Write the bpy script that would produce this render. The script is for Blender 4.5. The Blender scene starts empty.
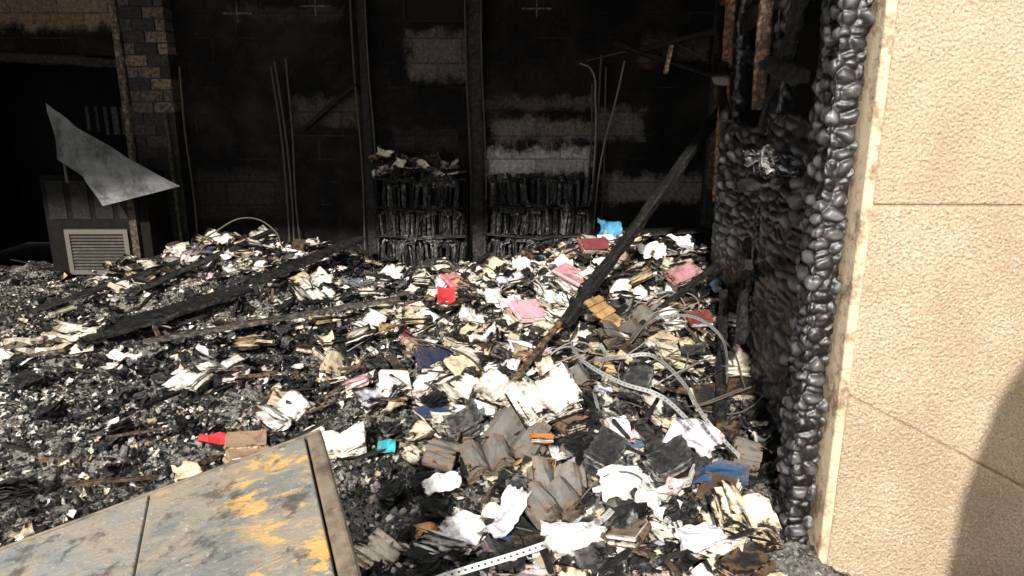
import bpy, bmesh, math, random
from mathutils import Vector, Matrix, Euler, noise
random.seed(7)
R=random.random
def U(a,b): return a+(b-a)*R()
sc=bpy.context.scene
sc.view_settings.view_transform='Standard'
sc.view_settings.look='None'
sc.view_settings.exposure=0.5

# ---------------------------------------------------------------- materials
class NT:
    def __init__(s,name):
        s.m=bpy.data.materials.new(name); s.m.use_nodes=True
        s.t=s.m.node_tree; s.n=s.t.nodes; s.l=s.t.links
        s.b=s.n['Principled BSDF']
        s.tc=s.n.new('ShaderNodeTexCoord')
    def _in(s,sock,v):
        if hasattr(v,'is_linked') or hasattr(v,'links'): s.l.new(v,sock)
        else: sock.default_value=v
    def obj(s): return s.tc.outputs['Object']
    def mapping(s,scale=(1,1,1),rot=(0,0,0)):
        m=s.n.new('ShaderNodeMapping'); s.l.new(s.obj(),m.inputs[0])
        m.inputs['Scale'].default_value=scale; m.inputs['Rotation'].default_value=rot
        return m.outputs[0]
    def noise(s,scale,detail=5,rough=.6,vec=None,dist=0):
        n=s.n.new('ShaderNodeTexNoise'); s.l.new(vec or s.obj(),n.inputs['Vector'])
        n.inputs['Scale'].default_value=scale;n.inputs['Detail'].default_value=detail
        n.inputs['Roughness'].default_value=rough;n.inputs['Distortion'].default_value=dist
        return n.outputs['Fac']
    def voro(s,scale,vec=None,feat='F1',out='Distance'):
        n=s.n.new('ShaderNodeTexVoronoi'); n.feature=feat
        s.l.new(vec or s.obj(),n.inputs['Vector']); n.inputs['Scale'].default_value=scale
        return n.outputs[out]
    def math(s,op,a,b=0.0,c=None,clamp=False):
        n=s.n.new('ShaderNodeMath'); n.operation=op; n.use_clamp=clamp
        s._in(n.inputs[0],a); s._in(n.inputs[1],b)
        if c is not None: s._in(n.inputs[2],c)
        return n.outputs[0]
    def ramp(s,fac,lo,hi):
        n=s.n.new('ShaderNodeMapRange'); n.interpolation_type='SMOOTHSTEP'
        s._in(n.inputs[0],fac); n.inputs[1].default_value=lo; n.inputs[2].default_value=hi
        return n.outputs[0]
    def mix(s,f,a,b,mode='MIX'):
        n=s.n.new('ShaderNodeMix'); n.data_type='RGBA'; n.blend_type=mode
        s._in(n.inputs[0],f)
        for i,v in ((6,a),(7,b)):
            if isinstance(v,tuple): v=(v+(1,))[:4]
            s._in(n.inputs[i],v)
        return n.outputs[2]
    def color(s,c): s._in(s.b.inputs['Base Color'],(c+(1,))[:4] if isinstance(c,tuple) else c)
    def rough(s,r): s._in(s.b.inputs['Roughness'],r)
    def spec(s,v): s.b.inputs['Specular IOR Level'].default_value=v
    def bump(s,h,st=.5,dist=.01):
        n=s.n.new('ShaderNodeBump'); n.inputs['Strength'].default_value=st
        n.inputs['Distance'].default_value=dist
        s.l.new(h,n.inputs['Height']); s.l.new(n.outputs[0],s.b.inputs['Normal'])
    def attr(s):
        n=s.n.new('ShaderNodeAttribute'); n.attribute_name='Col'; return n

def mat_paper():
    k=NT('burnt_paper'); a=k.attr()
    nz=k.noise(34,8,.78)
    f=k.math('ADD',k.math('MULTIPLY',a.outputs['Alpha'],.75),k.math('MULTIPLY',nz,.85))
    f2=k.ramp(f,.64,.74); brown=k.ramp(f,.50,.68)
    c=k.mix(k.math('MULTIPLY',brown,.6),a.outputs['Color'],(.22,.12,.05))
    c=k.mix(f2,c,(.010,.009,.008))
    soot=k.ramp(k.noise(12,7,.75),.48,.64)
    c=k.mix(k.math('MULTIPLY',soot,.55),c,(.06,.054,.048))
    k.color(c); k.rough(.75); k.spec(.25); k.bump(k.noise(60,4),.5,.006); return k.m
def mat_char(name='char',spec=.45,rough=.5,grey=.1):
    k=NT(name); a=k.attr()
    g=k.ramp(k.noise(40,8,.8),.54,.68)
    c=k.mix(k.math('MULTIPLY',g,.6),a.outputs['Color'],(grey,grey*.97,grey*.93))
    dk=k.ramp(k.noise(30,6,.75),.56,.44)
    c=k.mix(k.math('MULTIPLY',dk,.75),c,(.006,.006,.0055))
    k.color(c); k.rough(rough); k.b.inputs['Specular IOR Level'].default_value=spec
    k.bump(k.noise(55,7,.8),.9,.012); return k.m
def mat_plain(name,col,rough=.6,metal=0,var=.3,scale=12,bump=.2,soot=0.,spec=.4):
    k=NT(name); n=k.noise(scale,6,.65)
    c=k.mix(n,tuple(x*(1-var) for x in col),tuple(min(1,x*(1+var)) for x in col))
    if soot: c=k.mix(k.math('MULTIPLY',k.ramp(k.noise(5,7,.75),.45,.62),soot),c,(.012,.011,.01))
    k.color(c);k.rough(rough);k.b.inputs['Metallic'].default_value=metal; k.spec(spec)
    k.bump(k.noise(scale*5,4),bump,.004); return k.m
M_paper=mat_paper(); M_char=mat_char(grey=.15); M_charb=mat_char('charred_timber',.35,.5,.10)

# ---------------------------------------------------------------- mesh builder
class MB:
    def __init__(s): s.v=[];s.f=[];s.c=[]
    def add(s,vs,fs,cs,M=None):
        o=len(s.v)
        if M is not None: vs=[M@Vector(v) for v in vs]
        s.v.extend([tuple(v) for v in vs]); s.f.extend([tuple(i+o for i in f) for f in fs])
        if isinstance(cs,tuple): cs=[cs]*len(vs)
        s.c.extend([tuple(c)+((0.,) if len(c)==3 else ()) for c in cs])
    def build(s,name,mat,smooth=False,parent=None):
        me=bpy.data.meshes.new(name); me.from_pydata(s.v,[],s.f); me.update()
        at=me.color_attributes.new('Col','FLOAT_COLOR','POINT')
        at.data.foreach_set('color',[x for c in s.c for x in c])
        if smooth: me.polygons.foreach_set('use_smooth',[True]*len(me.polygons))
        me.materials.append(mat); ob=bpy.data.objects.new(name,me)
        sc.collection.objects.link(ob)
        if parent: ob.parent=parent
        return ob
BOXF=[(0,3,2,1),(4,5,6,7),(0,1,5,4),(1,2,6,5),(2,3,7,6),(3,0,4,7)]
def boxv(x0,x1,y0,y1,z0,z1): return [(x0,y0,z0),(x1,y0,z0),(x1,y1,z0),(x0,y1,z0),(x0,y0,z1),(x1,y0,z1),(x1,y1,z1),(x0,y1,z1)]
def gridf(nx,ny): return [(j*nx+i,j*nx+i+1,(j+1)*nx+i+1,(j+1)*nx+i) for j in range(ny-1) for i in range(nx-1)]
def bx(mb,x0,x1,y0,y1,z0,z1,c,M=None): mb.add(boxv(x0,x1,y0,y1,z0,z1),BOXF,c,M)
def TM(x,y,z,rx=0,ry=0,rz=0): return Matrix.Translation((x,y,z))@Euler((rx,ry,rz)).to_matrix().to_4x4()

def wallx(y): return 1.17+(y-2.6)*.17
# ---------------------------------------------------------------- debris height
def G(x,y,cx,cy,a,sx,sy): return a*math.exp(-((x-cx)/sx)**2-((y-cy)/sy)**2)
def H0(x,y):
    h=.03
    h+=G(x,y,.95,5.7,.42,.95,1.1)+G(x,y,-2.35,6.45,.30,.95,.75)
    h+=G(x,y,1.25,4.0,.22,.55,1.0)+G(x,y,.45,2.7,.14,.6,.9)+G(x,y,-.5,5.2,.1,.9,.9)+G(x,y,.2,4.0,.12,.7,.7)
    return h
def H(x,y):
    return H0(x,y)+.075*noise.noise(Vector((x*2.3,y*2.3,1)))+.04*noise.noise(Vector((x*7,y*7,5)))+.02

def terrain():
    mb=MB(); x0,x1,y0,y1=-5.4,2.1,1.7,7.0; nx,ny=420,300
    for j in range(ny):
        y=y0+(y1-y0)*j/(ny-1)
        for i in range(nx):
            x=x0+(x1-x0)*i/(nx-1)
            z=H(x,y)+.022*noise.noise(Vector((x*22,y*22,2)))+.016*noise.noise(Vector((x*50,y*50,2)))
            if x>wallx(y)+.1 : z=-.02
            mb.v.append((x,y,max(z,-.03))); mb.c.append((.02,.02,.02,1))
    mb.f=gridf(nx,ny)
    k=NT('ash_and_char')
    n1=k.noise(45,8,.85); n2=k.noise(2.2,4,.6)
    ash=k.ramp(k.math('ADD',k.math('MULTIPLY',n1,.9),k.math('MULTIPLY',n2,.5)),.64,.77)
    c=k.mix(ash,(.010,.0095,.009),(.34,.32,.285))
    wh=k.ramp(k.noise(70,4,.7),.57,.63)
    c=k.mix(k.math('MULTIPLY',wh,k.ramp(n2,.36,.52)),c,(.72,.69,.61))
    k.color(c);k.rough(.7);k.spec(.3);k.bump(n1,1,.03)
    return mb.build('charred_debris_floor',k.m,False)
terrain()

# ---------------------------------------------------------------- debris pieces
CREAM=[(.82,.78,.66),(.86,.84,.77),(.80,.73,.57),(.68,.58,.40),(.88,.87,.84),(.80,.78,.73)]*3+[(.62,.50,.36),(.72,.74,.84),(.8,.62,.62)]
def jit(c,a=.06): 
    d=U(-a,a); return tuple(max(0.003,min(1,x+d*x*2)) for x in c)
def sheet(mb,M,w,h,col,nx=5,ny=5,curl=.1,burn=.8,ragged=.12):
    vs=[];cs=[]; cx,cy=U(-curl,curl),U(-curl,curl); s=R()*100
    for j in range(ny):
        for i in range(nx):
            u,v=i/(nx-1)-.5,j/(ny-1)-.5
            e=(i in(0,nx-1)) or (j in(0,ny-1))
            x=u*w;y=v*h
            if e: x*=1-U(0,ragged)*1.3;y*=1-U(0,ragged)*1.3
            z=(cx*4*u*u*w+cy*4*v*v*h+.22*w*noise.noise(Vector((u*3.5+s,v*3.5,s))))
            vs.append((x,y,z)); cs.append(tuple(col)+((burn*U(.2,1)) if e else burn*U(0,.35),))
    mb.add(vs,gridf(nx,ny),cs,M)
COV=[(.014,.013,.012)]*8+[(.08,.045,.03),(.04,.04,.05),(.20,.035,.03),(.03,.06,.14),(.25,.19,.14),(.10,.10,.10)]
def open_book(mb,M,w=.15,h=.22,col=None,burn=.6,leaves=6,th=.035):
    col=col or random.choice(CREAM)
    for sd in(-1,1):
        n=leaves; sk=U(-.3,.5)
        for k in range(n):
            q=(k+1)/n; t=th*q*U(.6,1.3); vs=[];cs=[]; ww=w*U(.8,1.04); lift=U(0,.5)*(k>=n-2); sh=sk*q*.1*w
            for j in range(4):
                for i in range(6):
                    u=i/5; v=j/3-.5
                    z=t*math.sin(math.pi*min(1,.12+u*.75))**.8+lift*u*u*w+.012*noise.noise(Vector((u*4,v*5,k*3+sd*7.3)))
                    x=sd*ww*u*(1-.04*q); y=v*h*(1-U(0,.06))+sh*u
                    e=(i==5) or j in(0,3)
                    vs.append((x,y,z)); cs.append(tuple(jit(col,.04))+((burn*U(.3,1)) if e else burn*U(0,.3),))
            mb.add(vs,gridf(6,4),cs,M)
        c=random.choice(COV)
        mb.add([(0,-h*.52,-.004),(sd*w*1.03,-h*.52,0),(sd*w*1.03,h*.52,0),(0,h*.52,-.004)],[(0,1,2,3)],tuple(c)+(.5,),M)
def book(mb,M,w=.15,h=.22,t=.03,cov=None,page=None,burn=.6,sides=True):
    cov=cov or random.choice(COV); page=page or random.choice(CREAM)
    L=max(4,int(t/.005)); sk=U(-.25,.25)
    for k in range(L):
        z0=-t/2+t*k/L; z1=z0+t/L*.75; g=U(-.006,.006)+sk*z0; c=jit(page,.08)
        bx(mb,-w*.47,w*.46+g,-h*.47,h*.47+g,z0,z1,tuple(c)+(burn*U(.2,.9),),M)
    bl=U(0,.12)
    for sg in(-1,1):
        vs=[];cs=[]
        for j in range(4):
            for i in range(4):
                u,v=i/3-.5,j/3-.5; e=i in(0,3) or j in(0,3)
                vs.append((u*w+sg*sk*t/2,v*h,sg*(t/2+.002)+sg*U(0,.006)*e+sg*bl*w*(u+.5)**2*(sg>0))); cs.append(tuple(cov)+((burn*U(.1,.8)) if e else burn*U(0,.3),))
        mb.add(vs,gridf(4,4),cs,M)
    vs=[];n=5
    for i in range(n):
        a=math.pi/2+math.pi*i/(n-1)
        for y in(-h/2,h/2): vs.append((-w/2+.35*t*math.cos(a),y,(t/2+.002)*math.sin(a)))
    mb.add(vs,[(2*i,2*i+2,2*i+3,2*i+1) for i in range(n-1)],tuple(cov)+(burn*.5,),M)
def charblock(mb,M,w=.15,h=.2,n=9,th=.006,fan=.15,lo=.006,hi=.09,burn=.3,rf=1.):
    z=0; s=R()*50; NX,NY=7,6
    for k in range(n):
        g=lo+(hi-lo)*R()**2.2; vs=[];cs=[]; ww=w*U(.78,1.04);hh=h*U(.78,1.04); a=fan*k/n
        for j in range(NY):
            for i in range(NX):
                u,v=i/(NX-1)-.5,j/(NY-1)-.5
                zz=z+a*(u+.5)**2*w+rf*(.022*noise.noise(Vector((u*2.5+s,v*2.5,k*.3+s)))+.012*noise.noise(Vector((u*8+s,v*8,k*.9+s))))
                x=u*ww;y=v*hh
                if i in(0,NX-1) or j in(0,NY-1): x*=U(.86,1.03);y*=U(.86,1.03); g2=g*U(.8,3.6)
                else: g2=g*U(.5,1.4)
                vs.append((x,y,zz)); cs.append((g2,g2*.96,g2*.9,burn*R()))
        mb.add(vs,gridf(NX,NY),cs,M); z+=th*U(.5,1.4)
ICO=None
def ico():
    global ICO
    if ICO is None:
        bm=bmesh.new(); bmesh.ops.create_icosphere(bm,subdivisions=1,radius=1)
        bm.verts.ensure_lookup_table()
        ICO=([v.co.copy() for v in bm.verts],[tuple(v.index for v in f.verts) for f in bm.faces]); bm.free()
    return ICO
def chunk(mb,M,sx,sy,sz,col):
    V,F=ico()
    vs=[Vector((v.x*sx,v.y*sy,v.z*sz))*U(.55,1.25) for v in V]
    mb.add(vs,F,col,M)

def dens(x,y):
    d=.015
    d+=.90*math.exp(-((x-.35)/1.05)**2-((y-5.0)/1.30)**2)
    d+=.70*math.exp(-((x+2.2)/1.1)**2-((y-6.25)/.5)**2)
    d+=.42*math.exp(-((x-.5)/.6)**2-((y-2.6)/.8)**2)
    d+=.18*math.exp(-((x+.9)/.9)**2-((y-4.2)/.8)**2)
    d*=.25+1.5*max(0,min(1,.5+1.8*noise.noise(Vector((x*2.1,y*2.1,9)))))
    return min(1,d)
def rpos(f=dens,x0=-4.8,y0=2.0,y1=6.70):
    while 1:
        y=U(y0,y1); x=U(x0,wallx(y)-.08)
        if x>.86 and y<2.65: continue
        if x<-.33 and y<2.0: continue
        if R()<f(x,y): return x,y
pm=MB()
for i in range(1500):
    x,y=rpos(lambda x,y:dens(x,y)**1.2); w=U(.045,.14)
    M=TM(x,y,H(x,y)+U(.01,.07),U(-1,1)*.9*(R()),U(-1,1)*.9*R(),U(0,6.3))
    sheet(pm,M,w,w*U(.9,1.5),jit(random.choice(CREAM),.08),curl=U(.02,.35),burn=U(.3,1.0),ragged=.3)
def ashf(x,y): return .25+.55*max(0,min(1,.45+1.6*noise.noise(Vector((x*1.3,y*1.3,4)))))*(1 if y<5.5 or x>-2 else .6)
for i in range(8000):
    x,y=rpos(ashf); w=U(.012,.042)*(1+.9*R()**5)
    M=TM(x,y,H(x,y)+U(.008,.03),U(-.7,.7),U(-.7,.7),U(0,6.3))
    c=jit(random.choice(CREAM),.1)
    if R()<.5: q=U(.2,.7); c=tuple(v*q for v in c)
    sheet(pm,M,w,w*U(.4,1.4),c,nx=3,ny=3,curl=.2,burn=U(.1,.6),ragged=.5)
pm.build('scattered_burnt_paper',M_paper)
bm_=MB()
for i in range(400):
    x,y=rpos(); z=H(x,y)+U(.01,.09); w=U(.08,.14); h=w*U(1.3,1.55)
    M=TM(x,y,z,U(-.9,.9)*R(),U(-.9,.9)*R(),U(0,6.3))
    r=R()
    if r<.48: open_book(bm_,M,w,h,jit(random.choice(CREAM)),burn=U(.35,.9))
    elif r<.80: book(bm_,M,w,h,U(.015,.045),burn=U(.3,.8))
    else: book(bm_,M,w,h,U(.015,.04),cov=random.choice([(.8,.75,.65),(.65,.52,.36),(.7,.7,.7),(.5,.12,.12),(.15,.25,.42),(.7,.42,.16),(.6,.4,.42),(.2,.3,.22)]),burn=U(.3,.6))
bm_.build('burnt_book_pile',M_paper)
cb=MB()
for i in range(900):
    x,y=rpos(lambda x,y:min(1,dens(x,y)+.10+.25*(y<3.3 and x>-.4))); w=U(.05,.13)
    M=TM(x,y,H(x,y)+U(-.01,.07),U(-.8,.8)*R(),U(-.8,.8)*R(),U(0,6.3))
    charblock(cb,M,w,w*U(.8,1.4),random.randint(4,8),fan=U(0,.5),hi=U(.02,.18))
cb.build('carbonised_book_blocks',M_char)
rb=MB()
for i in range(24000):
    x,y=rpos(lambda x,y:.6); s=U(.005,.019)*(1+1.6*R()**7)
    g=.006+.045*R()**3
    r=R(); f=ashf(x,y)
    if r<.24*f*1.8: g=U(.08,.34)
    elif r<.42*f*1.8: g=U(.4,.8); s*=.8
    chunk(rb,TM(x,y,H(x,y)+U(0,.025),U(0,3),U(0,3),U(0,3)),s,s*U(.4,1),s*U(.3,.8),(g,g*.96,g*.89))
rb.build('char_and_ash_rubble',M_char)

st=MB()
def beamM(p,q):
    p,q=Vector(p),Vector(q); d=q-p
    return Matrix.Translation((p+q)/2)@d.to_track_quat('X','Z').to_matrix().to_4x4(), d.length
def rbeam(mb,p,q,w,t,col=(.015,.014,.013),n=30,amp=.008,roll=0):
    M,L=beamM(p,q); M=M@Matrix.Rotation(roll,4,'X'); vs=[];cs=[]; s=R()*90
    m=16
    for i in range(n+1):
        X=-L/2+L*i/n; e=abs(i/n-.5)*2; taper=1-.5*max(0,e-.93)*10*R()
        for k in range(m):
            a=2*math.pi*(k+.5)/m; ca,sa=math.cos(a),math.sin(a)
            rr=1/max(abs(ca),abs(sa))**.92
            blk=abs(noise.noise(Vector((X*22+s,ca*1.3,sa*1.3+s))))
            d=1+amp/w*(3*noise.noise(Vector((X*5+s,ca,sa)))+3.5*(min(.3,blk)-.2))
            vs.append((X,ca*w/2*rr*d*taper,sa*t/2*rr*d*taper)); g=U(.6,1.5)*(.5+3*min(.4,blk)); cs.append(tuple(c*g for c in col)+(0,))
    fs=[(i*m+k,i*m+(k+1)%m,(i+1)*m+(k+1)%m,(i+1)*m+k) for i in range(n) for k in range(m)]
    fs+= [tuple(range(m-1,-1,-1)),tuple(n*m+k for k in range(m))]
    mb.add(vs,fs,cs,M)
for i in range(420):
    x,y=rpos(lambda x,y:min(1,dens(x,y)+.15)); L=U(.06,.36); a=U(0,6.3); z=H(x,y)+U(.01,.07)
    x2=min(x+L*math.cos(a),wallx(y)-.1); y2=min(y+L*math.sin(a),6.65)
    rbeam(st,(x,y,z),(x2,y2,z+U(-.03,.1)),U(.008,.028),U(.005,.02),col=random.choice([(.012,.011,.01),(.03,.025,.02),(.12,.08,.05)]),n=8,amp=.004)
st.build('charred_laths',M_charb)

def beam_obj(name,p,q,w,t,col=(.022,.020,.018),mat=None,**k):
    mb=MB(); rbeam(mb,p,q,w,t,col,**k); return mb.build(name,mat or M_charb)
beam_obj('fallen_charred_timber',(.30,4.1,.38),(1.70,6.0,1.62),.075,.065,n=120,amp=.007,col=(.014,.013,.012))
beam_obj('fallen_plank',(-2.29,4.35,.19),(-.79,4.98,.29),.065,.03,col=(.11,.095,.08),n=90,amp=.004)
beam_obj('fallen_charred_timber',(-2.8,4.55,.14),(-2.05,5.5,.22),.22,.05,n=70,amp=.01)
beam_obj('fallen_charred_timber',(-1.95,5.4,.30),(-1.35,6.5,.42),.11,.05,n=70,amp=.01)
beam_obj('fallen_charred_timber',(-3.6,5.3,.10),(-2.6,6.2,.36),.05,.04,n=60,amp=.008)
beam_obj('fallen_charred_timber',(-2.9,5.6,.20),(-2.1,6.5,.50),.07,.04,n=60,amp=.008)
beam_obj('fallen_charred_timber',(.95,3.1,.25),(1.25,4.2,.55),.05,.05,n=60,amp=.008)
beam_obj('fallen_charred_timber',(.55,3.9,.30),(1.28,4.5,.65),.035,.03,n=60,amp=.006)
beam_obj('fallen_charred_timber',(-.6,5.0,.2),(-.2,5.9,.4),.05,.04,n=60,amp=.006)
beam_obj('wood_splint',(-.02,3.45,.26),(.30,4.15,.40),.035,.02,col=(.20,.13,.08),n=50,amp=.003)
beam_obj('wood_splint',(-.25,3.0,.2),(-.15,3.9,.24),.02,.015,col=(.2,.16,.12),n=50,amp=.003)

def feat(name,fn,x,y,dz,rx,ry,rz,**k):
    mb=MB(); fn(mb,TM(x,y,H(x,y)+dz,rx,ry,rz),**k); return mb.build(name,M_paper)
PINK=(.80,.42,.48)
feat('pink_book',book,.10,4.45,.13,.35,.1,.5,w=.2,h=.20,t=.02,cov=PINK,burn=.3)
feat('pink_book',book,.42,5.05,.14,.4,0,1.1,w=.2,h=.22,t=.02,cov=(.75,.38,.42),burn=.3)
feat('dark_red_book',book,.60,5.35,.14,.5,.1,.3,w=.2,h=.13,t=.03,cov=(.22,.04,.05),burn=.45)
feat('pink_book',book,-.43,5.35,.10,.4,.2,.8,w=.15,h=.17,t=.02,cov=(.7,.25,.28),burn=.4)
feat('red_folder',sheet,-.46,4.95,.12,.7,.1,.2,w=.14,h=.15,col=(.72,.03,.04),curl=.2,burn=.3)
feat('pink_book',book,1.12,4.7,.12,.3,-.2,.4,w=.22,h=.16,t=.02,cov=(.50,.25,.28),burn=.6)
feat('dark_red_book',book,1.08,4.05,.1,.6,0,.2,w=.13,h=.09,t=.03,cov=(.14,.015,.02),burn=.4)
feat('blue_plastic_bag',sheet,.86,6.45,.19,1.1,.1,.1,w=.22,h=.26,col=(.10,.38,.64),nx=10,ny=10,curl=.4,burn=.25)
feat('navy_book',book,-.41,3.95,.09,.4,.2,.4,w=.26,h=.18,t=.03,cov=(.02,.03,.07),burn=.3)
feat('white_book',book,-.62,3.68,.11,.3,.15,.3,w=.15,h=.16,t=.035,cov=(.88,.86,.75),burn=.3)
feat('white_book',book,-.47,3.70,.12,.3,-.2,-.4,w=.13,h=.15,t=.035,cov=(.9,.88,.8),burn=.35)
feat('cream_book',book,-.27,3.75,.11,.35,.15,.7,w=.13,h=.15,t=.03,cov=(.8,.70,.48),burn=.4)
feat('teal_wrapper',sheet,-.58,3.12,.07,.5,.1,.1,w=.09,h=.08,col=(.04,.38,.44),curl=.15,burn=.15)
feat('red_cloth',sheet,-1.36,3.14,.08,.4,.1,.3,w=.20,h=.06,col=(.65,.03,.04),curl=.3,burn=.3)
for j,(a,b) in enumerate([(-1.20,3.05),(-1.18,3.0),(-1.16,2.95)]):
    feat('brown_book',book,a,b,.06+.028*(2-j),.15,.1,.3+.25*j,w=.17,h=.12,t=.022,cov=(.36,.24,.15),burn=.4)
feat('open_book',open_book,-.80,3.15,.05,.25,.0,.2,w=.12,h=.16,col=(.9,.88,.78),burn=.35)
feat('open_book',open_book,.14,2.98,.18,.50,-.1,.5,w=.14,h=.20,col=(.86,.84,.76),burn=.5,leaves=12,th=.07)
feat('open_book',open_book,-.05,3.4,.10,.3,.1,-.5,w=.12,h=.18,col=(.86,.82,.70),burn=.45)
feat('open_book',open_book,.80,2.28,.10,.3,.3,.1,w=.11,h=.15,col=(.82,.75,.56),burn=.6,leaves=9,th=.06)
feat('open_book',open_book,-.48,2.3,.06,.3,.1,1.1,w=.09,h=.14,col=(.8,.7,.55),burn=.6)
feat('blue_booklet',sheet,.78,2.50,.12,.3,-.1,-.4,w=.22,h=.12,col=(.02,.06,.13),curl=.15,burn=.4)
feat('orange_wrapper',sheet,-.30,2.40,.07,.6,.2,.3,w=.1,h=.1,col=(.85,.42,.16),curl=.4,burn=.55)
feat('orange_spine_book',book,.12,2.70,.19,.3,.1,.1,w=.09,h=.03,t=.015,cov=(.5,.17,.04),burn=.5)
big=MB()
for x,y,w,h,rz,rx in [(.76,2.87,.24,.17,-.7,.5),(-.02,2.38,.12,.24,-.5,.3),(.22,2.22,.26,.13,.3,.25),(.42,2.45,.2,.16,.2,.45),(.5,2.34,.17,.12,1.2,.35),
    (.62,2.15,.2,.12,.2,.2),(-.28,2.62,.16,.10,.3,.3),(.46,2.86,.10,.12,.3,.6),(1.28,5.6,.28,.14,.2,.6),(1.0,5.25,.22,.16,.5,.6),(.68,5.1,.2,.2,.4,.5),(.3,4.8,.2,.16,.2,.5),
    (-.1,4.9,.18,.2,.8,.6),(.0,4.7,.18,.18,.3,.5),(.35,4.62,.2,.16,.9,.4),(-2.35,4.22,.2,.1,.2,.2),(.35,5.3,.2,.16,.9,.5),(-.3,5.6,.2,.16,.9,.5),(.1,5.5,.2,.16,.4,.5)]:
    sheet(big,TM(x,y,H(x,y)+.11,rx,U(-.2,.2),rz),w,h,(.84,.83,.79) if R()<.7 else (.78,.76,.82),nx=12,ny=12,curl=.2,burn=.5,ragged=.14)
big.build('torn_white_pages',M_paper)
# fanned charred books: grey leaves still bound at the spine
cg=MB(); cg2=MB()
for i,(x,y,w,rz,rx) in enumerate([(.02,2.88,.26,-.5,.4),(.16,2.60,.24,.1,.3),(-.25,3.15,.2,.4,.3),(.62,3.95,.24,.2,.2),(.85,4.15,.24,.5,.3),(.66,4.35,.22,-.2,.2),(.15,2.45,.2,.5,.2),(-.1,2.75,.2,.3,.3),(.35,2.7,.18,1,.3),(-.3,2.85,.18,1.4,.2),(.95,2.75,.14,1.4,.2),(.6,2.6,.18,.3,.2),(.0,3.15,.18,.9,.3),(.3,3.5,.2,.3,.3),(.6,3.4,.2,1.2,.2)]):
    g=U(.10,.26)
    if i%3==2: charblock(cg,TM(x,y,H(x,y)+.03,rx,U(-.2,.2),rz),w*.8,w*.7,20,.005,fan=.5,lo=.02,hi=.25,burn=.1,rf=.35)
    else: open_book(cg2,TM(x,y,H(x,y)+.06,rx,U(-.3,.3),rz),w*.5,w*.75,(g,g*.94,g*.85),burn=.4,leaves=16,th=.075)
cg.build('charred_book_stacks',M_char); cg2.build('fanned_charred_books',M_paper)
ls=MB()
for i in range(14):
    x=-3.05+U(-.25,.25); y=4.6+U(-.25,.25)
    sheet(ls,TM(x,y,H(x,y)+.02+.005*i,U(-.1,.1),U(-.1,.1),U(.2,.7)),.32,.14,random.choice([(.45,.42,.34),(.7,.66,.55),(.2,.18,.15)]),burn=.6)
ls.build('flattened_newspapers',M_paper)
wb=MB(); zc=H(.55,4.15)+.20
for i in range(5):
    y=-.11+i*.048; g=U(.75,1.2); d=U(-.03,.03)
    vs=[];cs=[]
    for a in range(9):
        for b in range(3):
            X=-.18+.36*a/8+d; w_=.046*(b/2-.5)*(1 if 0<a<8 else U(.2,1)); vs.append((X+(U(-.03,.03) if a in(0,8) else 0),y+w_,.02*noise.noise(Vector((X*6,i*2,0)))+.004*i)); cs.append((.68*g,.43*g,.19*g,.2*R() if 0<a<8 else .6))
    wb.add(vs,gridf(3,9),cs,TM(.53,4.15,zc,.6,.1,1.15))
wbo=wb.build('splintered_wood_board',M_paper); m=wbo.modifiers.new('s','SOLIDIFY'); m.thickness=.012

def ribbon(name,pts,w=.03,col=(.55,.55,.52),edge=0.):
    mb=MB(); P=[Vector(p) for p in pts]; S=[]
    n=24
    for i in range(len(P)-1):
        p0=P[max(0,i-1)];p1=P[i];p2=P[i+1];p3=P[min(len(P)-1,i+2)]
        for k in range(n):
            t=k/n; S.append(.5*((2*p1)+(p2-p0)*t+(2*p0-5*p1+4*p2-p3)*t*t+(3*p1-p0-3*p2+p3)*t**3))
    S.append(P[-1])
    E=[S[0]]; step=.007
    for q in S[1:]:
        while (q-E[-1]).length>step: E.append(E[-1]+(q-E[-1]).normalized()*step)
    S=E; L=[]
    for i in range(len(S)):
        d=(S[min(i+2,len(S)-1)]-S[max(i-2,0)]).normalized(); s=Vector((0,0,1)).cross(d).normalized()
        if L:
            if (s*math.cos(edge)+Vector((0,0,1))*math.sin(edge)).dot(L[-1])<0: s=-s
        elif s.y<0: s=-s
        L.append((s*math.cos(edge)+Vector((0,0,1))*math.sin(edge)).normalized()*w/2)
    for i in range(len(S)-1):
        fr=[-1,-.25,.25,1]
        for q in range(3):
            if q==1 and i%3==0: continue
            a,b=fr[q],fr[q+1]
            mb.add([S[i]+L[i]*a,S[i+1]+L[i+1]*a,S[i+1]+L[i+1]*b,S[i]+L[i]*b],[(0,1,2,3)],tuple(col))
    return mb.build(name,M_metal)
k=NT('sooty_galvanised_metal'); a=k.attr(); k.color(k.mix(k.ramp(k.noise(14,6,.7),.50,.70),a.outputs['Color'],(.12,.11,.10))); k.rough(.5); k.b.inputs['Metallic'].default_value=.1; M_metal=k.m
def hz(x,y,d): return (x,y,H(x,y)+d)
ribbon('perforated_metal_strip',[(-.30,1.80,.30),(-.236,1.84,.33),(.024,1.96,.34),(.18,2.04,.35),(.286,2.12,.35),(.34,2.22,.33)],.022,(.55,.55,.52),.6)
ribbon('perforated_metal_strip',[(.36,3.0,.42),(.35,2.87,.45),(.36,2.74,.45),(.45,2.70,.44),(.60,2.71,.44),(.745,2.72,.43)],.020,(.5,.5,.48),.6)
ribbon('perforated_metal_strip',[(.31,3.55,.46),(.29,3.40,.50),(.33,3.14,.51),(.466,2.95,.49),(.62,2.85,.47),(.73,2.70,.40)],.018,(.26,.26,.255),1.0)
ribbon('perforated_metal_strip',[(.40,3.40,.42),(.51,3.26,.49),(.65,3.23,.51),(.73,2.97,.49),(.78,2.73,.42),(.9,2.65,.3)],.018,(.24,.24,.235),1.0)
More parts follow.
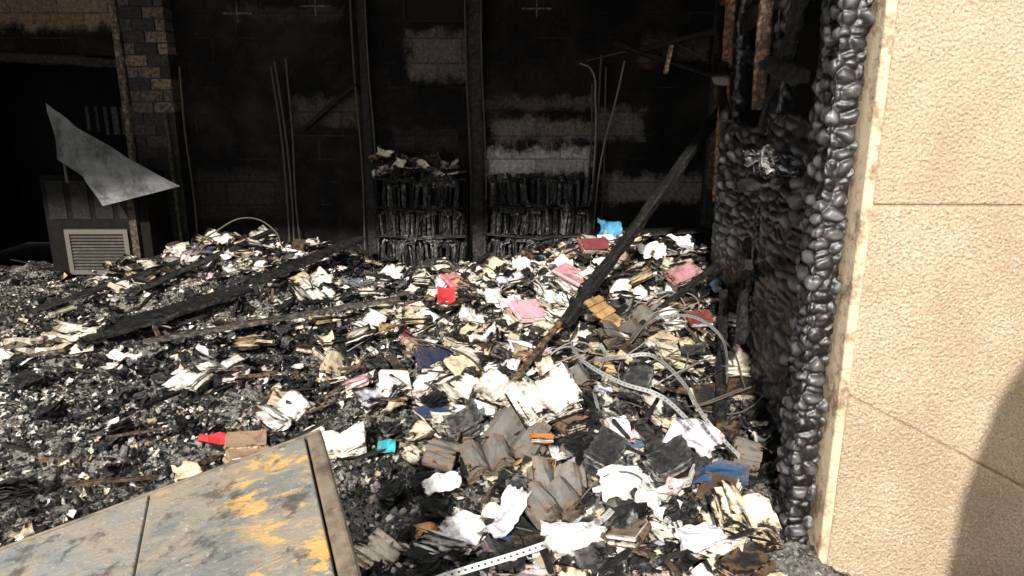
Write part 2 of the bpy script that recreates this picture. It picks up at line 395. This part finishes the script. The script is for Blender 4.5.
ribbon('perforated_metal_strip',[(.75,3.9,.48),(.95,3.75,.54),(1.05,3.5,.50),(1.0,3.2,.40)],.016,(.20,.20,.19),1.0)
def tube(name,pts,r=.008,parent=None,mat=None):
    cu=bpy.data.curves.new(name,'CURVE'); cu.dimensions='3D'; cu.bevel_depth=r; cu.bevel_resolution=3
    sp=cu.splines.new('BEZIER'); sp.bezier_points.add(len(pts)-1)
    for b,p in zip(sp.bezier_points,pts): b.co=p; b.handle_left_type=b.handle_right_type='AUTO'
    ob=bpy.data.objects.new(name,cu); sc.collection.objects.link(ob); cu.materials.append(mat or M_tube)
    if parent: ob.parent=parent
    return ob
M_tube=mat_plain('burnt_conduit',(.09,.078,.062),.6,.1,.5,18,spec=.2)
M_tubel=mat_plain('bare_steel_wire',(.24,.23,.215),.5,.2,.4,18)
tube('bent_wire',[hz(.62,3.8,.1),hz(.85,3.85,.28),hz(1.1,3.6,.2),hz(1.12,3.3,.1)],.005)
tube('bent_wire',[hz(-2.75,6.2,.1),(-2.6,6.35,.50),(-2.3,6.4,.62),(-2.08,6.4,.5),hz(-2.02,6.35,.05)],.007)
tube('bent_wire',[hz(-.7,4.4,.05),hz(-.45,4.0,.15),hz(-.2,3.7,.15),hz(-.05,3.3,.1)],.005)
for i in range(40):
    x,y=rpos(); tube('fallen_wire',[hz(x,y,.04),hz(x+U(-.2,.1),y+U(-.2,.2),U(.08,.14)),hz(x+U(-.4,.1),y+U(-.3,.2),.05)],.0035,mat=random.choice([M_tube,M_tube,M_tubel]))
for cx,cy in [(.75,3.55),(1.0,3.35),(.9,4.2),(.3,3.7)]:
    for q in range(3):
        r0=U(.10,.2); ph=U(0,6); tube('wire_tangle',[(cx+r0*math.cos(ph+t*1.1)*(1+.1*t),cy+r0*math.sin(ph+t*1.1),H(cx,cy)+.10+.08*math.sin(t*1.7+ph)) for t in range(5)],.004,mat=random.choice([M_tube,M_tubel]))

# ---------------------------------------------------------------- back wall
k=NT('sooty_blockwork')
sep=k.n.new('ShaderNodeSeparateXYZ'); k.l.new(k.obj(),sep.inputs[0])
cmb=k.n.new('ShaderNodeCombineXYZ'); k.l.new(sep.outputs[0],cmb.inputs[0]); k.l.new(sep.outputs[2],cmb.inputs[1])
br=k.n.new('ShaderNodeTexBrick'); k.l.new(cmb.outputs[0],br.inputs['Vector'])
br.inputs['Scale'].default_value=1; br.inputs['Mortar Size'].default_value=.008; br.inputs['Mortar Smooth'].default_value=.3
br.inputs['Brick Width'].default_value=.45; br.inputs['Row Height'].default_value=.215
br.inputs['Color1'].default_value=(.75,.75,.75,1);br.inputs['Color2'].default_value=(1,1,1,1);br.inputs['Mortar'].default_value=(.6,.6,.6,1)
wn=k.noise(5,8,.75); fine=k.noise(26,8,.8)
def patch(cx,cz,w,h,soft=.05):
    dx=k.math('SUBTRACT',k.math('ABSOLUTE',k.math('SUBTRACT',sep.outputs[0],cx)),w)
    dz=k.math('SUBTRACT',k.math('ABSOLUTE',k.math('SUBTRACT',sep.outputs[2],cz)),h)
    d=k.math('MAXIMUM',dx,dz)
    d=k.math('ADD',d,k.math('MULTIPLY',k.math('SUBTRACT',wn,.5),.45))
    return k.ramp(d,soft,-soft)
big_n=k.noise(1.6,8,.7)
soot=k.mix(k.ramp(big_n,.42,.66),(.005,.0045,.0042),(.026,.022,.018))
c=k.mix(k.math('MULTIPLY',br.outputs['Fac'],k.math('MULTIPLY',k.ramp(k.noise(2,5,.6),.50,.65),.5)),soot,(.06,.054,.045))
c=k.mix(k.ramp(k.noise(45,5,.75),.62,.70),c,(.14,.127,.115))
for (cx,cz,w,h,col) in [(.24,1.04,.48,.13,(.55,.53,.49)),(.28,1.35,.46,.08,(.19,.165,.135)),(.24,1.58,.5,.04,(.11,.095,.075)),(.98,1.40,.24,.14,(.16,.145,.12)),
        (-.68,2.0,.26,.20,(.13,.115,.095)),(-1.72,1.5,.30,.12,(.075,.062,.046)),(1.45,2.05,.3,.10,(.09,.07,.055)),
        (1.35,.8,.5,.12,(.20,.185,.165)),(-4.3,2.40,1.0,.16,(.26,.185,.12)),(-2.6,.75,.4,.22,(.036,.031,.027)),(-2.0,2.35,.5,.05,(.055,.047,.04)),(-.8,1.25,.3,.1,(.035,.03,.026))]:
    cc=k.mix(k.ramp(fine,.3,.7),tuple(v*.35 for v in col),tuple(min(1,v*1.5) for v in col))
    cc=k.mix(1.0,cc,br.outputs['Color'],'MULTIPLY')
    c=k.mix(patch(cx,cz,w,h),c,cc)
k.color(c); k.rough(.75); k.spec(.15); k.bump(k.math('ADD',k.math('MULTIPLY',fine,.8),k.math('MULTIPLY',br.outputs['Fac'],-.6)),.8,.02)
M_wall=k.m
M_soot=mat_plain('soot_black',(.010,.009,.0085),.9,0,.6,6,spec=.08)
def obj_boxes(name,boxes,mat,parent=None,col=(.02,.02,.02),bev=0):
    mb=MB()
    for b in boxes: bx(mb,*b,col)
    ob=mb.build(name,mat,parent=parent)
    if bev:
        m=ob.modifiers.new('b','BEVEL'); m.width=bev; m.segments=2
    return ob
obj_boxes('wall_back',[(-3.35,2.3,7,7.25,0,3.2),(-5.6,-3.35,7,7.25,2.0,3.2),(-5.6,-5.2,7,7.25,0,2.0)],M_wall)
obj_boxes('wall_left',[(-5.8,-5.6,2.3,8.6,0,3.2)],M_soot)
obj_boxes('wall_alcove',[(-5.6,-3.0,8.4,8.6,0,3.2),(-3.1,-3.0,7.25,8.4,0,3.2)],M_soot)
obj_boxes('ceiling',[(-5.8,2.5,2.35,8.6,3.2,3.3)],M_soot)
M_ground=mat_plain('concrete_ground',(.28,.26,.23),.85,0,.4,9,.5)
obj_boxes('floor',[(-5.8,2.5,1.6,8.6,-.2,-.04)],M_soot)
obj_boxes('ground',[(-12,12,-12,1.6,-.2,-.04),(2.5,12,1.6,3,-.2,-.04),(-12,-5.8,1.6,3,-.2,-.04)],M_ground)
cr=MB()
for cx,cz in[(-2.45,2.36),(-1.75,2.42),(.22,2.4)]:
    bx(cr,cx-.13,cx+.13,6.992,6.999,cz-.007,cz+.007,(.16,.15,.13)); bx(cr,cx-.006,cx+.006,6.99,6.998,cz-.08,cz+.1,(.16,.15,.13))
cr.build('exposed_mortar_marks',M_char)
mb=MB(); z=0; r=0
while z<3.1:
    hgt=.10
    xs=[-3.42,-3.22,-3.03] if r%2 else [-3.42,-3.32,-3.12,-3.03]
    for a,b in zip(xs,xs[1:]):
        f=max(0,min(1,(z-1.0)/.5)); base=Vector((.012,.011,.01)).lerp(Vector((.36,.26,.17)),f*(U(.3,1) if R()<.7 else .1))
        bx(mb,a+.006,b-.006,6.83+U(-.006,.004),7,z+.006,z+hgt-.006,tuple(base*U(.7,1.2)))
    z+=hgt;r+=1
bx(mb,-3.41,-3.04,6.845,7,0,3.15,(.03,.025,.02))
mb.build('brick_pillar',M_char)
def shelf_unit(x0,x1,levels,rows):
    root=bpy.data.objects.new('bookshelf',None); sc.collection.objects.link(root)
    fr=MB()
    for xx in(x0,x1-.03): rbeam(fr,(xx+.015,6.82,0),(xx+.015,6.82,levels[-1]+.02),.03,.30,n=60,amp=.006,roll=math.pi/2)
    xm=(x0+x1)/2
    for z in levels:
        sag=U(.02,.045)
        rbeam(fr,(x0,6.82,z),(xm+.05,6.80,z-sag),.30,.018,col=(.05,.045,.04),n=30,amp=.012)
        rbeam(fr,(xm-.05,6.80,z-sag),(x1,6.82,z+U(-.01,0)),.30,.018,col=(.05,.045,.04),n=30,amp=.012)
    fr.build('frame',M_charb,parent=root)
    bk=MB()
    for ri in rows:
        z0=levels[ri]-.005; x=x0+.04; top=levels[ri+1]-z0 if ri+1<len(levels) else .27
        glean=U(-.1,.1)
        while x<x1-.05:
            w=U(.010,.034); h=min(U(.19,.26),top-.01); d=U(.0,.04); glean+=U(-.05,.05); glean*=.9; lean=glean+U(-.05,.05)
            if R()<.04: x+=U(.01,.03); continue
            M=TM(x+w/2,6.84-d,z0,U(-.08,.08),lean,U(-.25,.25))
            g=.010+.12*R()**2.2
            n=5; vs=[];cs=[]; sd=R()*50; bulge=U(.0,.03)
            for zz in range(9):
                for q in range(n):
                    a=math.pi*q/(n-1)
                    ww=w*(1+.5*noise.noise(Vector((sd,zz*.6,1))))
                    vs.append((-ww/2*math.cos(a),-.10-.012*math.sin(a)-bulge*math.sin(zz/8*3.1)+.03*noise.noise(Vector((sd,zz*.8,q*.5))),h*zz/8+ (U(-.02,.0) if zz==8 else 0)))
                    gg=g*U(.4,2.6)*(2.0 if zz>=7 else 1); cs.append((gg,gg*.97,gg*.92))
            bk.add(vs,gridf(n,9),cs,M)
            for q in range(3):
                xx=-w/2+w*q/3; gg=.015+.28*R()**2.5; bx(bk,xx,xx+w/3*.7,-.1-U(0,.01),.1,0.002,h-U(-.01,.03),(gg,gg*.95,gg*.9),M)
            x+=w*.95+.001
        for i in range(26):
            cx=U(x0+.08,x1-.08); charblock(bk,TM(cx,6.72+U(-.05,.08),z0+min(.24,top-.03)+U(-.04,.02),U(-.6,1.2),U(-.5,.5),U(-1,1)),.09,.07,4,.006,fan=.3,hi=.22)
    bk.build('burnt_books',M_char,parent=root)
    return root
shelf_unit(-1.24,-.41,[.12,.40,.67,.93],[0,1,2])
shelf_unit(-.25,.74,[.12,.42,.69],[0,1,2])
shelf_unit(.80,1.80,[.12,.45],[0])
tb=MB()
for i in range(46):
    x=U(-1.22,-.5); z=.97+U(0,.14)*(1 if x<-.7 else .5)
    M=TM(x,6.76+U(-.06,.06),z,U(-.3,.8),U(-.5,.5),U(-.9,.9))
    r=R()
    if r<.3: book(tb,M,.12,.16,U(.015,.03),burn=.8,cov=random.choice(COV[:8]))
    elif r<.5: open_book(tb,M,.09,.13,burn=.6)
    else: charblock(tb,M,.12,.1,7,hi=.08,burn=.8)
for x,z,w in((-1.12,1.16,.17),(-1.0,1.08,.12),(-.80,1.07,.15)): sheet(tb,TM(x,6.60,z,.8,U(-.3,.3),U(-.4,.4)),w,.11,(.9,.84,.68),burn=.5,ragged=.4)
tb.build('loose_burnt_books',M_paper)
def upright(name,x,w,d,z0=0,z1=3.15,col=(.025,.022,.019)):
    beam_obj(name,(x,7-d/2,z0),(x,7-d/2,z1),w,d,col=col,n=160,amp=.005)
upright('charred_stud',-1.33,.09,.10,col=(.016,.014,.012)); upright('charred_stud',-.33,.085,.14,col=(.03,.026,.022))
upright('charred_stud',1.86,.12,.16); upright('charred_stud',.76,.05,.06,0,1.0)
for x,zt in [(-2.08,1.95),(-2.03,1.97),(-2.12,1.9),(.72,1.75),(.78,2.0),(.84,1.9),(-2.98,1.9)]:
    tube('wall_conduit',[(x+U(-.02,.02),6.9,.2),(x+U(-.02,.02),6.92,.7),(x+U(-.02,.02),6.9,1.3),(x+U(-.03,.03),6.85,zt)],.009)
for x in(-1.40,-1.27,-.40,-.26): tube('wall_conduit',[(x,6.86,0),(x+.02,6.86,1),(x-.01,6.86,2),(x,6.86,3.1)],.008)
tube('hanging_wire',[(.60,6.85,1.93),(.70,6.85,1.88),(.75,6.85,1.6),(.74,6.85,.7)],.008,mat=M_tubel)
tube('hanging_wire',[(1.0,6.85,1.95),(.93,6.85,1.6),(.82,6.85,1.1),(.76,6.85,.4)],.008,mat=M_tubel)
tube('hanging_wire',[(.66,6.9,1.95),(1.1,6.9,2.05),(1.4,6.9,2.1),(1.75,6.85,1.95)],.006)
beam_obj('hanging_timber',(-1.9,6.9,1.35),(-1.4,6.9,1.75),.12,.04,n=60,col=(.01,.009,.008))
beam_obj('hanging_timber',(.9,6.9,2.10),(1.85,6.85,1.80),.10,.05,n=60)
beam_obj('hanging_timber',(1.15,6.85,2.05),(1.8,6.6,2.2),.06,.05,n=60)
beam_obj('wood_offcut',(1.36,6.82,1.84),(1.40,6.82,2.08),.09,.03,col=(.9,.62,.42),amp=.003)
obj_boxes('recessed_hatch',[(-.98,-.42,6.96,7.0,2.28,2.31),(-.98,-.42,6.96,7.0,2.5,2.54),(-.98,-.94,6.96,7,2.31,2.5),(-.46,-.42,6.96,7,2.31,2.5),(-.94,-.46,6.985,7.0,2.31,2.5)],mat_plain('rusty_frame',(.014,.011,.009),.6,spec=.1),bev=.004)
beam_obj('lintel',(-5.3,6.93,2.02),(-3.42,6.93,1.93),.06,.08,col=(.03,.025,.02),n=80)
beam_obj('trim_1',(-3.50,6.9,0),(-3.50,6.9,2.6),.05,.06,col=(.22,.17,.12),n=90,amp=.003)
beam_obj('trim_2',(-3.08,6.78,0),(-3.10,6.78,1.5),.03,.03,col=(.10,.08,.055),n=60,amp=.003)
mb=MB()
for i in range(8): bx(mb,-.025,.025,0,.004,-.1-U(0,.08),.12,(.09,.085,.075),TM(-4.2+i*.09,7.5,1.42,0,0,U(-.6,.6)))
mb.build('burnt_window_blind',M_char)
root=bpy.data.objects.new('louvred_cabinet',None); sc.collection.objects.link(root)
obj_boxes('carcass',[(-4.05,-3.15,6.35,6.75,0,1.0)],mat_plain('sooty_carcass',(.011,.0095,.0085),.85,0,.8,14,.8,spec=.06),root,bev=.01)
mb=MB(); ox=.06; oz=-.03
for a in((-3.95,-3.40,6.32,6.35,.16,.20),(-3.95,-3.40,6.32,6.35,.52,.56),(-3.95,-3.91,6.32,6.35,.20,.52),(-3.44,-3.40,6.32,6.35,.20,.52)): bx(mb,a[0]+ox,a[1]+ox,a[2],a[3],a[4]+oz,a[5]+oz,(.12,.11,.09))
for i in range(11):
    z=.215+i*.028; bx(mb,-.235,.235,-.012,.012,-.002,.002,(.07,.063,.055),TM(-3.675+ox,6.335,z+oz,.6,0,0))
mb.build('louvre_grille',M_metal,parent=root)
mb=MB()
for i in range(4): bx(mb,-4.0+i*.2,-3.85+i*.2,6.342,6.349,.62,.95,(.008,.0075,.007))
bx(mb,-3.3,-3.24,6.3,6.35,0,1.05,(.09,.07,.05)); mb.build('face_trim',M_charb,parent=root)
def bent():
    V=[(-3.77,6.15,1.60),(-3.52,6.10,1.41),(-3.70,6.1,1.15),(-2.68,5.95,.95),(-3.36,6.0,.78),(-3.47,6.02,1.02)]
    bm=bmesh.new(); vs=[bm.verts.new(v) for v in V]
    for f in((0,2,5),(0,5,1),(1,5,3),(5,4,3)): bm.faces.new([vs[i] for i in f])
    bmesh.ops.subdivide_edges(bm,edges=bm.edges[:],cuts=5,use_grid_fill=True)
    for v in bm.verts: v.co.y+=.05*noise.noise(v.co*4); v.co.x+=.01*noise.noise(v.co*9)
    me=bpy.data.meshes.new('bent_metal_sheet'); bm.to_mesh(me); bm.free()
    ob=bpy.data.objects.new('bent_metal_sheet',me); sc.collection.objects.link(ob)
    m=ob.modifiers.new('s','SOLIDIFY'); m.thickness=.006
    me.materials.append(mat_plain('scorched_sheet_metal',(.19,.195,.19),.6,.1,.8,6,.5,.6,.25))
bent()
tube('sheet_support',[(-3.72,6.2,.95),(-3.72,6.18,1.4),(-3.75,6.16,1.58)],.012)

# ---------------------------------------------------------------- alligatored char
def allig_box(name,x0,x1,y0,y1,z0,z1,cell=(.055,.055,.042),amp=.022,res=.0065,br=1.,pw=.55):
    w,d=x1-x0,y1-y0; per=2*(w+d); n=int(per/res); m=int((z1-z0)/res)
    mb=MB(); seed=R()*100
    for j in range(m+1):
        z=z0+(z1-z0)*j/m
        for i in range(n):
            s=per*i/n
            if s<w: p=(s,0)
            elif s<w+d: p=(w,s-w)
            elif s<2*w+d: p=(w-(s-w-d),d)
            else: p=(0,d-(s-2*w-d))
            cx,cy=p[0]-w/2,p[1]-d/2
            nx,ny=(cx/(w/2))**5,(cy/(d/2))**5; l=math.hypot(nx,ny) or 1; nx/=l;ny/=l
            wob=.3*noise.noise(Vector((s*9,z*9,seed)))
            P=Vector(((x0+p[0]+seed)/cell[0]+wob,(y0+p[1])/cell[1],z/cell[2]+wob))
            dd,pp=noise.voronoi(P); v=min(1,(dd[1]-dd[0])*2.1); v=v**pw
            hsh=noise.cell(pp[0]*3.7)
            big=.012*noise.noise(Vector((s*5,z*4,seed)))
            o=amp*(v-.75)+big+.010*(hsh-.5)*v+.0025*noise.noise(P*4)
            cr=.012*(abs(cx)/(w/2)*abs(cy)/(d/2))**3
            mb.v.append((x0+p[0]+nx*(o-cr),y0+p[1]+ny*(o-cr),z))
            g=(.003+.05*v**2.5*(.4+hsh))*br; mb.c.append((g,g*.98,g*.97,0))
    for j in range(m):
        for i in range(n): mb.f.append((j*n+i,j*n+(i+1)%n,(j+1)*n+(i+1)%n,(j+1)*n+i))
    mb.f.append(tuple(range(n-1,-1,-1))); mb.f.append(tuple(m*n+i for i in range(n)))
    return mb.build(name,M_allig,True)
k=NT('alligatored_char'); a=k.attr()
g=k.ramp(k.noise(70,6,.75),.5,.72)
k.color(k.mix(k.math('MULTIPLY',g,.35),a.outputs['Color'],(.16,.155,.15))); k.rough(k.math('ADD',k.math('MULTIPLY',k.noise(30,4),.3),.2)); k.b.inputs['Specular IOR Level'].default_value=.8
k.bump(k.noise(140,5,.7),.5,.003); M_allig=k.m
allig_box('alligatored_door_post',.985,1.095,2.36,2.5,-.03,2.9,cell=(.062,.060,.042),res=.0055,amp=.025,br=1.9)
allig_box('alligatored_panel',1.36,1.44,4.1,5.0,0,1.5,cell=(.06,.17,.055),amp=.03,res=.009,br=3)
allig_box('alligatored_panel',1.17,1.27,2.95,3.45,0,1.6,cell=(.05,.13,.045),amp=.025,res=.008,br=2.6)
allig_box('alligatored_stud',1.25,1.35,3.6,3.75,0,2.9,cell=(.05,.10,.045),amp=.018,res=.009,br=2.2)
allig_box('alligatored_stud',1.50,1.62,5.2,5.33,0,2.9,cell=(.05,.10,.045),amp=.018,res=.011,br=2.2)
allig_box('alligatored_stud',1.08,1.18,2.64,2.78,1.3,2.9,cell=(.05,.06,.045),amp=.016,res=.008,br=2)
mb=MB()
a=(wallx(2.6)+.14,2.64); b=(wallx(7)+.14,7.0)
mb.add([(a[0],a[1],0),(b[0],b[1],0),(b[0]+.25,b[1],0),(a[0]+.25,a[1],0),(a[0],a[1],3.2),(b[0],b[1],3.2),(b[0]+.25,b[1],3.2),(a[0]+.25,a[1],3.2)],BOXF,(.012,.011,.01))
mb.build('wall_right',M_charb)
beam_obj('scorched_stud',(1.54,5.45,.9),(1.54,5.45,2.9),.13,.05,col=(.40,.20,.085),n=100,amp=.004,roll=.6)
beam_obj('scorched_stud',(1.30,4.0,1.6),(1.30,4.0,2.9),.09,.05,col=(.12,.07,.04),n=100,amp=.004,roll=.6)
beam_obj('scorched_stud',(1.66,6.2,.9),(1.66,6.2,2.9),.08,.06,col=(.10,.06,.035),n=100,amp=.004)
beam_obj('charred_noggin',(1.20,2.9,1.42),(1.70,6.2,1.40),.06,.10,n=100,amp=.012)
beam_obj('charred_noggin',(1.2,2.9,2.15),(1.75,6.6,2.1),.06,.12,col=(.05,.034,.022),n=100,amp=.012)
beam_obj('charred_bracket',(.98,3.15,1.30),(1.25,3.2,1.36),.12,.04,n=40,amp=.012)
beam_obj('hanging_timber',(1.05,3.2,.95),(1.38,4.4,.55),.05,.05,n=60,amp=.012)
beam_obj('hanging_timber',(1.08,3.3,.55),(1.3,4.0,.9),.04,.04,n=60,amp=.012)
beam_obj('hanging_timber',(1.2,3.1,2.3),(1.3,3.9,1.5),.07,.05,n=60,amp=.012)
beam_obj('hanging_timber',(1.25,4.6,1.75),(1.62,6.0,1.95),.10,.05,n=60,amp=.01)
beam_obj('hanging_timber',(1.12,2.95,1.75),(1.42,4.6,1.9),.06,.06,n=60,amp=.012)
beam_obj('hanging_timber',(1.40,5.0,1.5),(1.66,6.3,2.4),.06,.05,n=60,amp=.01)
mb=MB()
for i in range(14): charblock(mb,TM(1.11+U(-.07,.06),3.17+U(-.1,.15),1.35+U(0,.05),U(-.4,.4),U(-.4,.4),U(0,6)),.08,.06,6,.006,fan=.4,hi=.3)
mb.build('burnt_papers_on_bracket',M_char)

# ---------------------------------------------------------------- stone wall at right
k=NT('sand_roughcast')
n1=k.noise(110,5,.75); n2=k.noise(3,7,.7); v=k.voro(85)
c=k.mix(k.ramp(n2,.3,.7),(.64,.48,.31),(.86,.69,.49)); c=k.mix(k.ramp(n1,.60,.35),c,(.54,.41,.27))
c=k.mix(k.ramp(k.noise(170,3,.5),.60,.68),c,(.95,.9,.8)); c=k.mix(k.ramp(k.noise(95,3,.6),.66,.71),c,(.28,.21,.15))
k.color(c);k.rough(.9);k.spec(.2);k.bump(k.math('ADD',n1,k.math('MULTIPLY',v,.5)),1,.018); M_stone=k.m
k=NT('soot_edged_render'); n2=k.noise(7,8,.78)
k.color(k.mix(k.ramp(n2,.36,.54),(.22,.15,.09),(.74,.58,.40)));k.rough(.9);k.bump(k.noise(90,5,.7),1,.01); M_jamb=k.m
root=bpy.data.objects.new('wall_sandstone',None); sc.collection.objects.link(root)
def prism(name,poly,y0,y1,mat,bev=.008,par=None):
    n=len(poly); vs=[(x,y0,z) for x,z in poly]+[(x,y1,z) for x,z in poly]
    fs=[tuple(range(n)),tuple(range(2*n-1,n-1,-1))]+[(i,i+n,(i+1)%n+n,(i+1)%n) for i in range(n)]
    mb=MB(); mb.add(vs,fs,(.5,.5,.5)); ob=mb.build(name,mat,parent=par)
    bm=bmesh.new(); bm.from_mesh(ob.data); bmesh.ops.recalc_face_normals(bm,faces=bm.faces[:]); bm.to_mesh(ob.data); bm.free()
    m=ob.modifiers.new('b','BEVEL'); m.width=bev; m.segments=3
    return ob
xl=1.13; xr=4.0
prism('upper_course',[(xl,1.353),(xr,1.345),(xr,3.2),(xl,3.2)],2.30,2.62,M_stone,.009,root)
prism('middle_course',[(xl,.711),(1.78,.367),(2.4,.182),(xr,.1),(xr,1.341),(xl,1.348)],2.302,2.62,M_stone,.009,root)
prism('lower_course',[(xl,-.1),(xr,-.1),(xr,.096),(2.4,.176),(1.78,.361),(xl,.705)],2.297,2.62,M_stone,.009,root)
prism('mortar_backing',[(xl+.01,-.1),(xr,-.1),(xr,3.2),(xl+.01,3.2)],2.310,2.6,M_stone,.001,root)
prism('jamb_render',[(1.10,-.1),(1.14,-.1),(1.14,3.2),(1.10,3.2)],2.308,2.6,M_jamb,.008,root)
blocker=prism('added_shadow_blocker',[(1.38,-.05),(2.3,-.05),(2.3,1.80),(1.9,1.78),(1.60,1.56),(1.46,1.25),(1.40,.9)],1.0,1.4,M_stone,.03)  # added out-of-view block, shaped to cast the wall's lower-right sun shadow

# ---------------------------------------------------------------- slate topped cabinet
def slate():
    P0=Vector((-.59,1.915,.75)); e=Vector((-.73,-.257,-.192)).normalized(); r=Vector((.235,-.633,0)).normalized()
    nrm=r.cross(e).normalized()
    if nrm.z<0: nrm=-nrm
    root=bpy.data.objects.new('slate_topped_cabinet',None); sc.collection.objects.link(root)
    def panel(name,u0,u1,v0,v1,t,mat,dz=0,bev=.004):
        q=[P0+e*u+r*v+nrm*dz for u,v in((u0,v0),(u1,v0),(u1,v1),(u0,v1))]
        vs=[p-nrm*t for p in q]+q; mb=MB(); mb.add(vs,BOXF,(.5,.5,.5)); ob=mb.build(name,mat,parent=root)
        bm=bmesh.new(); bm.from_mesh(ob.data); bmesh.ops.recalc_face_normals(bm,faces=bm.faces[:]); bm.to_mesh(ob.data); bm.free()
        if bev: m=ob.modifiers.new('b','BEVEL'); m.width=bev;m.segments=2
        return ob
    def slate_mat(name,lo,hi,amt):
        k=NT(name); vec=k.mapping((4,10,4),(0,0,-.55))
        base=k.mix(k.noise(7,8,.75),lo,hi)
        o=k.ramp(k.noise(1.5,8,.72,vec,.8),.47,.56); o2=k.ramp(k.noise(2.4,5,.6),.40,.56)
        c=k.mix(k.math('MULTIPLY',k.ramp(k.noise(3.5,6,.7),.40,.60),.75),base,(.33,.27,.19))
        c=k.mix(k.math('MULTIPLY',k.math('MULTIPLY',o,o2),amt),c,(.70,.40,.10))
        c=k.mix(k.ramp(k.noise(50,5,.75),.58,.70),c,(.46,.45,.41)); c=k.mix(k.math('MULTIPLY',k.ramp(k.noise(9,8,.8),.52,.63),.8),c,(.06,.055,.05))
        k.color(c);k.rough(.6);k.spec(.3);k.bump(k.noise(14,8,.75),.8,.014); return k.m
    m1=slate_mat('slate_rusty',(.12,.125,.12),(.27,.275,.25),.85)
    m2=slate_mat('slate_grey',(.12,.145,.16),(.28,.32,.33),.1)
    m3=mat_plain('scorched_trim',(.20,.155,.11),.7,0,.5,15,.5,.6)
    panel('slate_panel_1',.0,.42,0,1.1,.03,m1)
    panel('slate_panel_2',.426,.95,0,1.1,.03,m2,-.001)
    panel('slate_panel_3',.956,1.6,0,1.1,.03,m2,-.001)
    panel('edge_trim_1',-.048,-.006,0,1.1,.05,m3,.002,.008)
    panel('edge_trim_2',-.048,1.6,-.012,-.003,.05,m3,.002,.003)
    q=[P0+e*u+r*v-nrm*.035 for u,v in((-.04,.01),(1.58,.01),(1.58,1.08),(-.04,1.08))]
    mb=MB(); mb.add([(p.x,p.y,-.03) for p in q]+q,BOXF,(.02,.018,.016)); mb.build('body',M_charb,parent=root)
slate()

# ---------------------------------------------------------------- light
w=bpy.data.worlds.new('sky'); sc.world=w; w.use_nodes=True
bgn=w.node_tree.nodes['Background']; bgn.inputs[0].default_value=(.98,.98,1,1); bgn.inputs[1].default_value=.95
sl=bpy.data.lights.new('sun','SUN'); sl.energy=4.7; sl.angle=math.radians(2.5); sl.color=(1,.95,.87)
so=bpy.data.objects.new('sun',sl); sc.collection.objects.link(so)
sd=Vector((.18,1,-.62)).normalized()
so.rotation_euler=sd.to_track_quat('-Z','Y').to_euler()

cd=bpy.data.cameras.new('camera'); cam=bpy.data.objects.new('camera',cd); sc.collection.objects.link(cam)
cd.sensor_width=36; cd.lens=739/1024*36
cam.location=(0,0,1.7); cam.rotation_euler=(math.radians(75),0,0)
cd.clip_start=.05
sc.camera=cam
